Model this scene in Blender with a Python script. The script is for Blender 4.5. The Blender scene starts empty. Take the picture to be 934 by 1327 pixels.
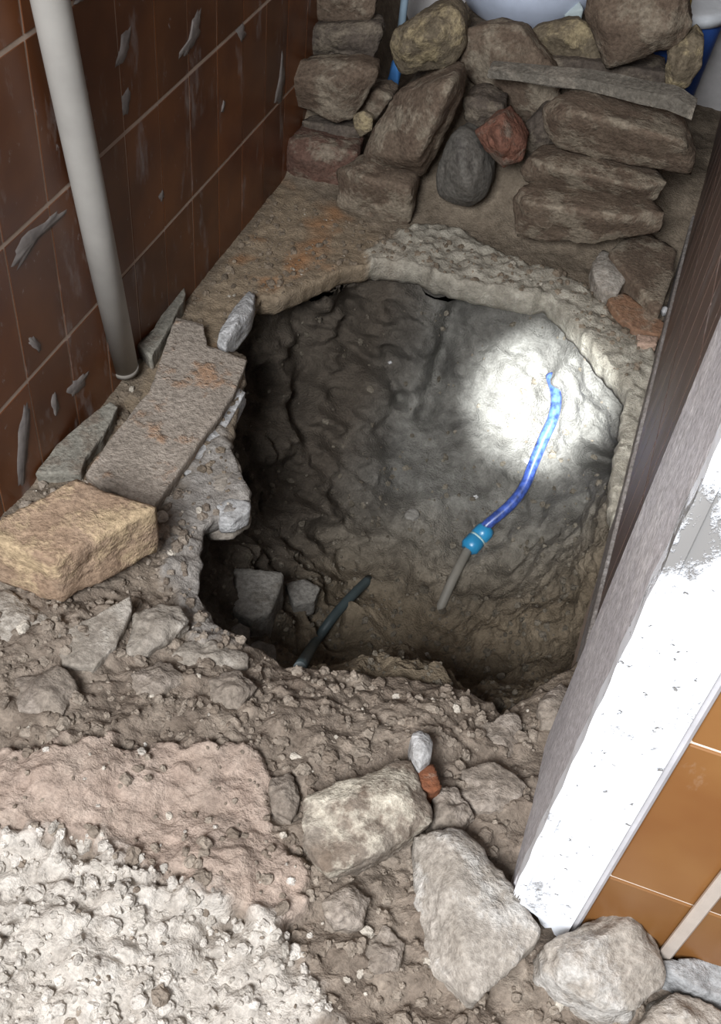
import bpy, bmesh, math, random
import numpy as np
from mathutils import Matrix, Vector
from mathutils.bvhtree import BVHTree

# ------------------------------------------------------------------ camera
S = bpy.context.scene
COL = S.collection
F = 1386.0
CX, CY = 467.0, 663.5
CAMH = 1.10
def _d(px, py):
    v = np.array([px - CX, -(py - CY), -F]); return v / np.linalg.norm(v)
_up = -_d(300, 1950)
_fw = _d(1150, -740); _fw = _fw - _up * _fw.dot(_up); _fw /= np.linalg.norm(_fw)
_rt = np.cross(_fw, _up)
RC = np.array([_rt, _fw, _up])            # rows: world x, y, z in camera axes
CAM = np.array([0.0, 0.0, CAMH])
cd = bpy.data.cameras.new('camera')
cd.sensor_fit = 'HORIZONTAL'; cd.sensor_width = 36.0
cd.lens = 36.0 * F / 934.0
cd.clip_start = 0.01
cam = bpy.data.objects.new('camera', cd)
COL.objects.link(cam)
M4 = Matrix.Identity(4)
for i in range(3):
    for j in range(3):
        M4[i][j] = RC[i][j]
    M4[i][3] = CAM[i]
cam.matrix_world = M4
S.camera = cam

# ------------------------------------------------------------------ world and lights
S.view_settings.view_transform = 'Standard'
S.view_settings.look = 'None'
S.view_settings.exposure = 0.0
S.view_settings.gamma = 1.0
S.view_settings.use_curve_mapping = False
w = bpy.data.worlds.new('world'); S.world = w; w.use_nodes = True
bg = w.node_tree.nodes['Background']
bg.inputs[0].default_value = (0.80, 0.86, 0.95, 1)
bg.inputs[1].default_value = 0.27

def aim(o, a, b):
    o.location = a
    o.rotation_euler = (Vector(b) - Vector(a)).to_track_quat('-Z', 'Y').to_euler()

L = bpy.data.lights.new('room_daylight', 'AREA'); L.shape = 'RECTANGLE'; L.size = 0.7; L.size_y = 0.7
L.energy = 92; L.color = (0.93, 0.96, 1.0)
lo = bpy.data.objects.new('room_daylight', L); COL.objects.link(lo)
aim(lo, (-0.28, -0.95, 1.75), (-0.05, 0.5, 0.0))
T = bpy.data.lights.new('torch_beam', 'SPOT')
T.energy = 2100; T.color = (0.88, 0.95, 1.0); T.spot_size = math.radians(9.6); T.spot_blend = 1.0; T.shadow_soft_size = 0.012
to = bpy.data.objects.new('torch_beam', T); COL.objects.link(to)
T2 = bpy.data.lights.new('torch_spill', 'SPOT')
T2.energy = 85; T2.color = (0.92, 0.97, 1.0); T2.spot_size = math.radians(20); T2.spot_blend = 1.0; T2.shadow_soft_size = 0.012
to2 = bpy.data.objects.new('torch_spill', T2); COL.objects.link(to2)

# ------------------------------------------------------------------ pixel helpers
def ray(px, py): return RC @ _d(px, py)
def atz(px, py, z=0.0):
    r = ray(px, py); return CAM + r * (z - CAMH) / r[2]
def aty(px, py, y):
    r = ray(px, py); return CAM + r * y / r[1]
def atx(px, py, x):
    r = ray(px, py); return CAM + r * x / r[0]
aim(to, (0.03, 0.12, 1.02), atz(698, 522, -0.16))
aim(to2, (0.03, 0.12, 1.02), atz(672, 570, -0.20))

# ------------------------------------------------------------------ noise
def _hash(ix, iy, iz, s):
    h = (ix * 374761393 + iy * 668265263 + iz * 2147483647 + s * 974634777) & 0xFFFFFFFF
    h = ((h ^ (h >> 13)) * 1274126177) & 0xFFFFFFFF
    h = ((h ^ (h >> 16)) * 2246822519) & 0xFFFFFFFF
    return h ^ (h >> 15)
def perlin(p, s=0):
    p = np.asarray(p, float)
    i = np.floor(p).astype(np.int64); f = p - i
    u = f * f * f * (f * (f * 6 - 15) + 10)
    out = np.zeros(len(p))
    for c in range(8):
        o = np.array([c & 1, (c >> 1) & 1, (c >> 2) & 1])
        q = i + o
        h = _hash(q[:, 0], q[:, 1], q[:, 2], s)
        g = np.stack([(h & 1023) / 511.5 - 1, ((h >> 10) & 1023) / 511.5 - 1, ((h >> 20) & 1023) / 511.5 - 1], 1)
        d = f - o
        wgt = np.prod(np.where(o, u, 1 - u), axis=1)
        out += wgt * (g * d).sum(1)
    return out
def fbm(p, s=0, n=4, rough=0.5):
    a, t = 1.0, 0
    p = np.asarray(p, float)
    for k in range(n):
        t = t + a * perlin(p * 2 ** k + k * 17.3, s + k); a *= rough
    return t
def worley(p, s=0):
    """2D cell noise: distance to nearest point and a per-cell random value"""
    p = np.asarray(p, float)[:, :2]
    i = np.floor(p).astype(np.int64)
    best = np.full(len(p), 9.0); val = np.zeros(len(p))
    for a in (-1, 0, 1):
        for b in (-1, 0, 1):
            cx = i[:, 0] + a; cy = i[:, 1] + b
            h = _hash(cx, cy, cx * 0, s)
            qx = cx + (h & 1023) / 1023.0; qy = cy + ((h >> 10) & 1023) / 1023.0
            d = np.hypot(p[:, 0] - qx, p[:, 1] - qy)
            m = d < best
            best = np.where(m, d, best); val = np.where(m, ((h >> 20) & 1023) / 1023.0, val)
    return best, val
def sstep(a, b, x):
    t = np.clip((x - a) / (b - a), 0, 1); return t * t * (3 - 2 * t)
def poly_sd(P, poly):
    """signed distance to a polygon (negative inside)"""
    P = np.asarray(P)[:, :2]; poly = np.asarray(poly)[:, :2]
    if len(P) > 5000:
        far_ = ((P < poly.min(0) - 0.25) | (P > poly.max(0) + 0.25)).any(1)
        if len(poly) > 150: far_ = ((P < poly.min(0) - 0.02) | (P > poly.max(0) + 0.02)).any(1)
        if far_.any():
            out = np.full(len(P), 0.25)
            if (~far_).any():
                sub = P[~far_]; out[~far_] = np.concatenate([poly_sd(c_, poly) for c_ in np.array_split(sub, len(sub) // 4500 + 1)])
            return out
    d = np.full(len(P), 1e9); ins = np.zeros(len(P), bool)
    n = len(poly)
    for k in range(n):
        a = poly[k]; b = poly[(k + 1) % n]
        ab = b - a; t = np.clip(((P - a) @ ab) / max(ab @ ab, 1e-12), 0, 1)
        q = a + t[:, None] * ab
        d = np.minimum(d, np.hypot(*(P - q).T))
        c = ((a[1] > P[:, 1]) != (b[1] > P[:, 1]))
        with np.errstate(divide='ignore', invalid='ignore'):
            xx = (b[0] - a[0]) * (P[:, 1] - a[1]) / (b[1] - a[1]) + a[0]
        ins ^= c & (P[:, 0] < xx)
    return np.where(ins, -d, d)

# ------------------------------------------------------------------ object helpers
def tag(o, label=None, cat=None, group=None, kind=None):
    if label: o['label'] = label
    if cat: o['category'] = cat
    if group: o['group'] = group
    if kind: o['kind'] = kind
    return o
def link(name, me, mat=None, parent=None, loc=None):
    o = bpy.data.objects.new(name, me); COL.objects.link(o)
    if mat and not me.materials: me.materials.append(mat)
    if parent: o.parent = parent
    if loc is not None: o.location = loc
    return o
def empty(name, loc=(0, 0, 0)):
    o = bpy.data.objects.new(name, None); COL.objects.link(o); o.location = loc
    o.empty_display_size = 0.02
    return o
def mesh_np(name, V, Q, smooth=True, col=None):
    me = bpy.data.meshes.new(name)
    V = np.asarray(V, np.float32); Q = np.asarray(Q, np.int32)
    k = Q.shape[1]
    me.vertices.add(len(V)); me.vertices.foreach_set('co', V.ravel())
    me.loops.add(Q.size); me.loops.foreach_set('vertex_index', Q.ravel())
    me.polygons.add(len(Q))
    me.polygons.foreach_set('loop_start', np.arange(0, Q.size, k, dtype=np.int32))
    try: me.polygons.foreach_set('loop_total', np.full(len(Q), k, np.int32))
    except Exception: pass
    me.update(calc_edges=True)
    me.polygons.foreach_set('use_smooth', np.full(len(Q), smooth))
    if col is not None:
        a = me.color_attributes.new('tint', 'FLOAT_COLOR', 'POINT')
        c4 = np.ones((len(V), 4), np.float32); c4[:, :3] = col
        a.data.foreach_set('color', c4.ravel())
    me.validate()
    return me
def bm_mesh(name, bm, smooth=False):
    me = bpy.data.meshes.new(name); bmesh.ops.recalc_face_normals(bm, faces=bm.faces)
    bm.to_mesh(me); bm.free()
    for p in me.polygons: p.use_smooth = smooth
    return me
def box_bm(bm, lo, hi, bevel=0.0):
    r = bmesh.ops.create_cube(bm, size=1.0)
    lo = Vector(lo); hi = Vector(hi)
    for v in r['verts']:
        v.co = Vector([lo[i] + (v.co[i] + 0.5) * (hi[i] - lo[i]) for i in range(3)])
    if bevel:
        es = list({e for v in r['verts'] for e in v.link_edges})
        bmesh.ops.bevel(bm, geom=es, offset=bevel, segments=1, affect='EDGES', profile=0.5)
    return bm
def box_mesh(name, lo, hi, bevel=0.0):
    return bm_mesh(name, box_bm(bmesh.new(), lo, hi, bevel))
def tube_mesh(name, pts, rad, seg=16, close=True):
    pts = [Vector(p) for p in pts]; n = len(pts)
    rad = [rad] * n if not hasattr(rad, '__len__') else rad
    V, Q = [], []
    t0 = (pts[1] - pts[0]).normalized()
    ref = Vector((0, 0, 1)) if abs(t0.z) < 0.9 else Vector((1, 0, 0))
    nrm = t0.cross(ref).normalized()
    for i in range(n):
        t = (pts[min(i + 1, n - 1)] - pts[max(i - 1, 0)]).normalized()
        nrm = (nrm - t * nrm.dot(t)).normalized(); b = t.cross(nrm)
        for k in range(seg):
            a = 2 * math.pi * k / seg
            V.append(pts[i] + (nrm * math.cos(a) + b * math.sin(a)) * rad[i])
    bm = bmesh.new(); vs = [bm.verts.new(v) for v in V]
    for i in range(n - 1):
        for k in range(seg):
            bm.faces.new((vs[i * seg + k], vs[i * seg + (k + 1) % seg], vs[(i + 1) * seg + (k + 1) % seg], vs[(i + 1) * seg + k]))
    if close:
        bm.faces.new(vs[:seg][::-1]); bm.faces.new(vs[-seg:])
    me = bm_mesh(name, bm, True)
    for p in me.polygons:
        if len(p.vertices) > 4: p.use_smooth = False
    return me
def spline(pts, n):
    pts = [np.array(p, float) for p in pts]
    P = [2 * pts[0] - pts[1]] + pts + [2 * pts[-1] - pts[-2]]
    out = []
    for i in range(len(pts) - 1):
        a, b, c, d = P[i:i + 4]
        for k in range(n):
            t = k / n
            out.append(0.5 * ((2 * b) + (c - a) * t + (2 * a - 5 * b + 4 * c - d) * t * t + (3 * b - a - 3 * c + d) * t ** 3))
    out.append(pts[-1]); return out

# ------------------------------------------------------------------ materials
def newmat(name):
    m = bpy.data.materials.new(name); m.use_nodes = True
    nt = m.node_tree; b = nt.nodes['Principled BSDF']
    return m, nt, b
def N(nt, t, **kw):
    n = nt.nodes.new(t)
    for k, v in kw.items(): setattr(n, k, v)
    return n
def mixc(nt, fac, a, b, mode='MIX'):
    n = N(nt, 'ShaderNodeMix', data_type='RGBA', blend_type=mode)
    for s, v in ((0, fac), (6, a), (7, b)):
        if isinstance(v, bpy.types.NodeSocket): nt.links.new(v, n.inputs[s])
        elif s == 0: n.inputs[0].default_value = v
        else: n.inputs[s].default_value = (*v, 1) if len(v) == 3 else v
    return n.outputs[2]
def noise(nt, vec, scale, detail=4, rough=0.55, lo=0.0, hi=1.0):
    n = N(nt, 'ShaderNodeTexNoise'); n.inputs['Scale'].default_value = scale
    n.inputs['Detail'].default_value = detail; n.inputs['Roughness'].default_value = rough
    if vec is not None: nt.links.new(vec, n.inputs['Vector'])
    r = N(nt, 'ShaderNodeMapRange'); r.inputs[1].default_value = lo; r.inputs[2].default_value = hi
    nt.links.new(n.outputs['Fac'], r.inputs[0])
    return r.outputs[0]
def bump(nt, b, h, strength=0.4, dist=0.004):
    n = N(nt, 'ShaderNodeBump'); n.inputs['Strength'].default_value = strength; n.inputs['Distance'].default_value = dist
    nt.links.new(h, n.inputs['Height']); nt.links.new(n.outputs[0], b.inputs['Normal'])
def plain(name, c, rough=0.6, spec=0.3, var=0.12, scale=30):
    m, nt, b = newmat(name)
    tc = N(nt, 'ShaderNodeTexCoord').outputs['Object']
    f = noise(nt, tc, scale, 4, 0.6, 0.3, 0.7)
    d = tuple(x * (1 - var) for x in c); e = tuple(min(1, x * (1 + var)) for x in c)
    nt.links.new(mixc(nt, f, d, e), b.inputs['Base Color'])
    b.inputs['Roughness'].default_value = rough; b.inputs['Specular IOR Level'].default_value = spec
    return m
def earth(name, rough=0.92, bstr=0.5, bd=0.004):
    """vertex tint times grain, for ground and loose clods"""
    m, nt, b = newmat(name)
    at = N(nt, 'ShaderNodeAttribute', attribute_name='tint')
    pos = N(nt, 'ShaderNodeNewGeometry').outputs['Position']
    f1 = noise(nt, pos, 60, 6, 0.65, 0.25, 0.75)
    f2 = noise(nt, pos, 260, 4, 0.6, 0.3, 0.7)
    g = mixc(nt, f1, (0.62, 0.60, 0.58), (1.28, 1.27, 1.25))
    c = mixc(nt, 1.0, at.outputs['Color'], g, 'MULTIPLY')
    g2 = mixc(nt, f2, (0.82, 0.82, 0.82), (1.16, 1.16, 1.16))
    c = mixc(nt, 1.0, c, g2, 'MULTIPLY')
    nt.links.new(c, b.inputs['Base Color'])
    b.inputs['Roughness'].default_value = rough; b.inputs['Specular IOR Level'].default_value = 0.15
    h = N(nt, 'ShaderNodeMath', operation='ADD'); nt.links.new(f1, h.inputs[0]); nt.links.new(f2, h.inputs[1])
    bump(nt, b, h.outputs[0], bstr, bd)
    return m
def rockmat(name, ca, cb, cc, s1=14, amt=0.5, rough=0.9, bs=0.5):
    """body colour ca/cb with patches of cc (mortar crust, dust, fresh breaks)"""
    m, nt, b = newmat(name)
    tc = N(nt, 'ShaderNodeTexCoord').outputs['Object']
    oi = N(nt, 'ShaderNodeObjectInfo')
    mp = N(nt, 'ShaderNodeVectorMath', operation='ADD'); nt.links.new(tc, mp.inputs[0])
    sc = N(nt, 'ShaderNodeMath', operation='MULTIPLY'); sc.inputs[1].default_value = 40
    nt.links.new(oi.outputs['Random'], sc.inputs[0]); nt.links.new(sc.outputs[0], mp.inputs[1])
    v = mp.outputs[0]
    f1 = noise(nt, v, s1 * 1.7, 5, 0.6, 0.3, 0.7)
    f2 = noise(nt, v, s1, 6, 0.68, 0.62 - amt * 0.3, 0.70 - amt * 0.25)
    f3 = noise(nt, v, 150, 5, 0.65, 0.25, 0.75)
    c = mixc(nt, f1, ca, cb)
    c = mixc(nt, f2, c, cc)
    g = mixc(nt, f3, (0.50, 0.49, 0.48), (1.36, 1.36, 1.36))
    c = mixc(nt, 1.0, c, g, 'MULTIPLY')
    nt.links.new(c, b.inputs['Base Color'])
    b.inputs['Roughness'].default_value = rough; b.inputs['Specular IOR Level'].default_value = 0.15
    h = N(nt, 'ShaderNodeMath', operation='ADD'); nt.links.new(f3, h.inputs[0]); nt.links.new(f2, h.inputs[1])
    bump(nt, b, h.outputs[0], bs, 0.004)
    return m
def tilemat(name, ca, cb, dust, rough=0.35, damt=0.0):
    m, nt, b = newmat(name)
    pos = N(nt, 'ShaderNodeNewGeometry').outputs['Position']
    oi = N(nt, 'ShaderNodeObjectInfo')
    f1 = noise(nt, pos, 9, 3, 0.5, 0.3, 0.7)
    c = mixc(nt, f1, ca, cb)
    hv = N(nt, 'ShaderNodeHueSaturation'); hv.inputs['Saturation'].default_value = 1.0
    r = N(nt, 'ShaderNodeMapRange'); r.inputs[3].default_value = 0.75; r.inputs[4].default_value = 1.2
    nt.links.new(oi.outputs['Random'], r.inputs[0]); nt.links.new(r.outputs[0], hv.inputs['Value']); nt.links.new(c, hv.inputs['Color'])
    mp = N(nt, 'ShaderNodeMapping'); mp.inputs['Scale'].default_value = (1, 1.6, 0.55); nt.links.new(pos, mp.inputs[0])
    f2 = noise(nt, mp.outputs[0], 13, 6, 0.7, 0.60 - damt, 0.76 - damt)
    mp2 = N(nt, 'ShaderNodeMapping'); mp2.inputs['Scale'].default_value = (1, 1, 0.6); nt.links.new(pos, mp2.inputs[0])
    f4 = noise(nt, mp2.outputs[0], 85, 4, 0.75, 0.66 - damt * 0.5, 0.74 - damt * 0.5)
    mx = N(nt, 'ShaderNodeMath', operation='MAXIMUM'); nt.links.new(f2, mx.inputs[0]); nt.links.new(f4, mx.inputs[1])
    ml = N(nt, 'ShaderNodeMath', operation='MULTIPLY'); nt.links.new(mx.outputs[0], ml.inputs[0]); ml.inputs[1].default_value = 0.55
    c2 = mixc(nt, ml.outputs[0], hv.outputs[0], dust)
    nt.links.new(c2, b.inputs['Base Color'])
    rr = N(nt, 'ShaderNodeMapRange'); rr.inputs[3].default_value = rough; rr.inputs[4].default_value = 0.9
    nt.links.new(mx.outputs[0], rr.inputs[0]); nt.links.new(rr.outputs[0], b.inputs['Roughness'])
    b.inputs['Specular IOR Level'].default_value = 0.4
    bump(nt, b, f1, 0.08, 0.004)
    return m

M_earth = earth('soil_and_concrete')
M_pit = earth('pit_clay', 0.8, 0.55, 0.006)
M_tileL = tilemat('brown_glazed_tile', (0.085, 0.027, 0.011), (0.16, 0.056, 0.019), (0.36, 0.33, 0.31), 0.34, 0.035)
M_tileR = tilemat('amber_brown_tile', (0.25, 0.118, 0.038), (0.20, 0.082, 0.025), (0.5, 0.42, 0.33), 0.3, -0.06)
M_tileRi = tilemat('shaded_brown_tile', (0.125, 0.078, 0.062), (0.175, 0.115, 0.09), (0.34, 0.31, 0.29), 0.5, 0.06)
M_grout = plain('dusty_grout', (0.42, 0.32, 0.25), 0.9)
M_groutR = plain('pale_grout', (0.78, 0.66, 0.55), 0.9)
M_plaster = plain('grey_plaster', (0.40, 0.38, 0.37), 0.95)

# ------------------------------------------------------------------ setting: walls
XL, XR, YB = -0.676, 0.105, 2.36
wl = tag(link('wall_left', box_mesh('wall_left', (XL - 0.12, -0.6, -0.55), (XL, YB + 0.1, 2.2)), M_grout), 'brown tiled wall on the left behind the leaning grey pipe', kind='structure')
TW, TH = 0.0980, 0.2015
def tile_mesh(name, wy, hz, t=0.0012, bev=0.0005):
    return box_mesh(name, (0, -wy / 2, -hz / 2), (t, wy / 2, hz / 2), bev)
rng = random.Random(4)
tmL = tile_mesh('wall_tile', TW - 0.0030, TH - 0.0065)
for r in range(5):
    for c in range(22):
        o = link('wall_tile', tmL, M_tileL, wl)
        o.location = (XL - 0.0004 + rng.uniform(0, 0.0004), 0.983 + (c - 7) * TW + TW / 2, 0.174 + (r - 1) * TW * 0 + (r - 1) * TH + TH / 2)
        o.rotation_euler = (0, rng.uniform(-0.002, 0.002), rng.uniform(-0.004, 0.004))
M_SMEAR = plain('dried_mortar', (0.205, 0.18, 0.165), 0.95, 0.1, 0.25, 60)
def smear(px, seed):
    P = np.array([atx(x, y, XL + 0.0022) for x, y in px]); c = P.mean(0); r_ = random.Random(seed)
    bm = bmesh.new(); rg = []; n = len(P)
    for k in range(n):
        for i in range(4):
            q = P[k] + (P[(k + 1) % n] - P[k]) * i / 4; q = c + (q - c) * r_.uniform(0.72, 1.12)
            rg.append(q)
    ou = [bm.verts.new((XL + 0.0003, q[1], q[2])) for q in rg]
    inn = [bm.verts.new((XL + 0.0024, c[1] + (q[1] - c[1]) * .8, c[2] + (q[2] - c[2]) * .8)) for q in rg]
    m = bm.verts.new((XL + 0.003, c[1], c[2])); n = len(rg)
    for k in range(n):
        bm.faces.new((ou[k], ou[(k + 1) % n], inn[(k + 1) % n], inn[k])); bm.faces.new((inn[k], inn[(k + 1) % n], m))
    link('mortar_smear', bm_mesh('mortar_smear', bm, True), M_SMEAR, wl)
for k, px in enumerate([[(24,560),(32,515),(41,520),(38,580),(32,628),(22,632)], [(36,440),(44,434),(57,450),(52,458),(40,448)], [(150,88),(158,45),(172,28),(170,60),(160,82),(148,95)],
     [(228,75),(245,52),(252,18),(262,10),(262,40),(250,64),(236,80)], [(8,350),(20,310),(55,290),(85,262),(88,275),(50,312),(22,352)], [(306,40),(316,30),(320,44),(313,58)],
     [(158,130),(166,108),(171,120),(166,150),(160,152)], [(286,148),(290,128),(293,130),(290,146)], [(95,8),(112,0),(116,-8),(98,-4)], [(85,505),(100,490),(118,478),(112,500),(92,520)], [(205,255),(211,245),(214,255),(209,262)],
     [(354,140),(362,100),(366,60),(372,90),(366,130)], [(66,520),(72,500),(78,530),(72,545)]]): smear(px, k)
wr = tag(link('wall_right', box_mesh('wall_right', (XR, 0.60, -0.55), (XR + 0.5, YB + 0.1, 2.2)), M_grout), 'shaded brown tiled wall on the right past the white jamb', kind='structure')
tmR = box_mesh('wall_tile', (-0.006, -TW / 2 + 0.0012, -TH / 2 + 0.002), (0, TW / 2 - 0.0012, TH / 2 - 0.002), 0.0015)
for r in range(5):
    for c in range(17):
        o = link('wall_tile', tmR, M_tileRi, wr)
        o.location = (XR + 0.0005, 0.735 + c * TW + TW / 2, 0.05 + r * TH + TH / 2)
tag(link('wall_back', box_mesh('wall_back', (XL - 0.1, YB, -0.5), (XR + 0.4, YB + 0.1, 2.2)), M_plaster), 'dim plastered wall behind the rubble pile', kind='structure')
tag(link('ceiling', box_mesh('ceiling', (XL - 0.1, 0.62, 2.2), (XR + 0.4, YB + 0.1, 2.26)), M_plaster), 'ceiling over the narrow room', kind='structure')
bb = box_bm(bmesh.new(), (XR - 0.010, 0.72, -0.02), (XR, YB, 0.05), 0.002)
M_base = rockmat('mortar_baseboard', (0.30, 0.27, 0.25), (0.24, 0.21, 0.19), (0.36, 0.33, 0.31), 12, 0.4)
tag(link('baseboard_right', bm_mesh('baseboard_right', bb), M_base), 'strip of grey mortar along the foot of the right wall', kind='structure')

# front wall end on the right: amber tiles, white door jamb and its reveal greyed for shade
YF = 0.50
wf = tag(link('wall_front', box_mesh('wall_front', (0.088, YF, -0.30), (0.75, 0.70, 2.2)), M_groutR), 'amber brown tiled wall end right of the white jamb', kind='structure')
TRH = 0.2335
tmF = box_mesh('wall_tile', (-0.0425, -0.003, -TRH / 2 + 0.0022), (0.0425, 0, TRH / 2 - 0.0022), 0.001)
for r in range(4):
    for c in range(5):
        o = link('wall_tile', tmF, M_tileR, wf)
        o.location = (0.153 + 0.0875 * c + 0.0437, YF + 0.0005, 0.1835 - TRH + TRH * r + TRH / 2)
def jamb_mat():
    m, nt, b = newmat('chipped_white_paint')
    tc = N(nt, 'ShaderNodeTexCoord').outputs['Object']
    mp = N(nt, 'ShaderNodeMapping'); mp.inputs['Scale'].default_value = (1.0, 1.0, 0.6); nt.links.new(tc, mp.inputs[0])
    f = noise(nt, mp.outputs[0], 16, 7, 0.75, 0.60, 0.685)
    nn = f.node if hasattr(f, 'node') else None
    src = nn.inputs[0].links[0].from_socket
    tot = src
    for (q, rad, k) in ((aty(905, 715, YF - .016), 0.055, 0.16), (aty(812, 955, YF - .016), 0.03, 0.10), (aty(905, 620, YF - .016), 0.03, 0.10)):
        dn = N(nt, 'ShaderNodeVectorMath', operation='DISTANCE'); nt.links.new(tc, dn.inputs[0]); dn.inputs[1].default_value = tuple(q)
        mr = N(nt, 'ShaderNodeMapRange'); mr.inputs[1].default_value = 0; mr.inputs[2].default_value = rad; mr.inputs[3].default_value = k; mr.inputs[4].default_value = 0
        nt.links.new(dn.outputs['Value'], mr.inputs[0])
        ad = N(nt, 'ShaderNodeMath', operation='ADD'); nt.links.new(tot, ad.inputs[0]); nt.links.new(mr.outputs[0], ad.inputs[1]); tot = ad.outputs[0]
    nt.links.new(tot, nn.inputs[0])
    f2 = noise(nt, tc, 110, 3, 0.6, 0.66, 0.72)
    mx = N(nt, 'ShaderNodeMath', operation='MAXIMUM'); nt.links.new(f, mx.inputs[0]); nt.links.new(f2, mx.inputs[1])
    c = mixc(nt, mx.outputs[0], (0.88, 0.90, 0.94), (0.25, 0.24, 0.23))
    nt.links.new(c, b.inputs['Base Color']); b.inputs['Roughness'].default_value = 0.45
    iv = N(nt, 'ShaderNodeMath', operation='SUBTRACT'); iv.inputs[0].default_value = 1; nt.links.new(mx.outputs[0], iv.inputs[1])
    bump(nt, b, iv.outputs[0], 0.6, 0.004)
    return m
M_jamb = jamb_mat()
M_reveal = rockmat('shade_greyed_plaster', (0.58, 0.56, 0.58), (0.66, 0.64, 0.66), (0.76, 0.74, 0.75), 9, 0.25, 0.75, 0.2)  # white plaster face; its shade is put into the grey base colour
def ragged_post(name, x0, x1, y0, y1, zb, zt, seed, slope, jag=0.0):
    """upright board with a broken bottom edge"""
    nx, nz = 10, 60
    bm = bmesh.new(); r = random.Random(seed)
    rows = []
    jit = [r.uniform(-0.006, 0.006) for _ in range(nx + 1)]
    for face_y in (y0, y1):
        g = []
        for i in range(nx + 1):
            x = x0 + (x1 - x0) * i / nx
            b0 = zb + slope * (i / nx) + jit[i]
            g.append([bm.verts.new((x + (jag * math.sin(k * 1.7 + seed) if i == 0 else 0), face_y, b0 + (zt - b0) * (k / nz) ** 1.0)) for k in range(nz + 1)])
        rows.append(g)
    a, b = rows
    for i in range(nx):
        for k in range(nz):
            bm.faces.new((a[i][k], a[i + 1][k], a[i + 1][k + 1], a[i][k + 1]))
            bm.faces.new((b[i][k], b[i][k + 1], b[i + 1][k + 1], b[i + 1][k]))
        bm.faces.new((a[i][0], b[i][0], b[i + 1][0], a[i + 1][0])); bm.faces.new((a[i][nz], a[i + 1][nz], b[i + 1][nz], b[i][nz]))
    for k in range(nz):
        bm.faces.new((a[0][k], a[0][k + 1], b[0][k + 1], b[0][k])); bm.faces.new((a[nx][k], b[nx][k], b[nx][k + 1], a[nx][k + 1]))
    return bm_mesh(name, bm)
tj = tag(empty('trim_1', (0.11, YF, 0)), 'white painted door jamb with chipped plaster and an inner side greyed for shade', kind='structure')
def kid(name, me, mat, parent):
    o = link(name, me, mat, parent); o.matrix_parent_inverse = Matrix.Translation(-Vector(parent.location)); return o
kid('casing', ragged_post('casing', 0.0895, 0.143, YF - 0.016, YF + 0.004, 0.10, 1.25, 3, -0.045), M_jamb, tj)
kid('edge_bead', ragged_post('edge_bead', 0.079, 0.0892, YF - 0.019, YF + 0.004, 0.122, 1.25, 8, -0.01, 0.0007), M_jamb, tj)
o = kid('reveal', box_mesh('reveal', (0.080, YF + 0.004, -0.30), (0.089, 0.722, 2.2), 0.003), M_reveal, tj); o['label'] = 'plastered inner side of the jamb, greyed for shade'
kid('caulk_line', box_mesh('caulk_line', (0.143, YF - 0.009, 0.0), (0.1525, YF + 0.004, 1.25), 0.003), plain('grey_caulk', (0.55, 0.53, 0.54), 0.6), tj)

# ------------------------------------------------------------------ the hole outline
RIM_PX = [(335,384),(360,388),(385,376),(410,366),(440,351),(465,346),(490,343),(520,345),(545,350),(560,360),(590,368),(620,375),(655,382),(690,389),
          (708,386),(722,400),(740,420),(760,444),(780,470),(800,492),(812,510),(806,540),(804,565),(796,595),(793,620),(789,640),(791,660),(796,685),(799,710),(800,740),
          (795,780),(780,815),(762,850),(738,872),(715,882),(700,891),(675,915),(650,928),(628,915),(605,905),(580,893),(555,893),(525,886),(500,885),(470,881),
          (440,875),(415,873),(390,868),(365,865),(350,852),(330,842),(312,836),(290,824),(272,806),(262,790),(255,762),(258,735),(259,712),(263,690),(275,676),(300,670),(322,654),
          (322,640),(312,620),(303,602),(298,585),(300,565),(306,540),(310,515),(318,495),(312,482),(318,464),(296,456),(280,450),(295,440),(316,420),(328,395)]
RIM = np.array([atz(x, y, 0.0)[:2] for x, y in RIM_PX])
PC = atz(560, 655, 0.0)[:2]

def dens(P, step=0.006, jit=0.003, seed=5):
    out = []
    n = len(P)
    for k in range(n):
        a, b = P[k], P[(k + 1) % n]; m = max(1, int(np.hypot(*(b - a)) / step))
        for i in range(m): out.append(a + (b - a) * i / m)
    out = np.array(out)
    q = np.c_[out * 45, np.zeros(len(out))]
    out[:, 0] += perlin(q, seed) * jit * 2.0; out[:, 1] += perlin(q + 50, seed) * jit * 2.0
    return out
RIMD = dens(RIM)

# regions on the ground (world polygons)
def wp(pxs, z=0.0): return np.array([atz(x, y, z)[:2] for x, y in pxs])
REG_CONC = wp([(470,330),(520,300),(545,290),(600,300),(650,335),(720,352),(770,385),(800,425),(850,450),(860,500),(830,640),(812,740),(780,740),(780,640),(790,515),(740,440),(690,405),(600,390),(480,360)])
REG_LEFTC = wp([(215,660),(250,600),(285,560),(330,600),(335,680),(280,720),(270,790),(330,850),(250,850),(215,760)])
REG_PINK = wp([(-60,985),(60,970),(200,965),(330,975),(352,1000),(365,1080),(398,1150),(400,1190),(365,1215),(300,1190),(200,1160),(100,1110),(-60,1090)], 0.05)
REG_WHITE = wp([(-80,1090),(70,1090),(150,1110),(260,1170),(360,1215),(400,1260),(420,1327),(420,1400),(-80,1400)], 0.05)
REG_TAN = wp([(245,400),(300,330),(365,235),(480,300),(560,330),(340,400),(270,470),(170,650),(100,640)])

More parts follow.
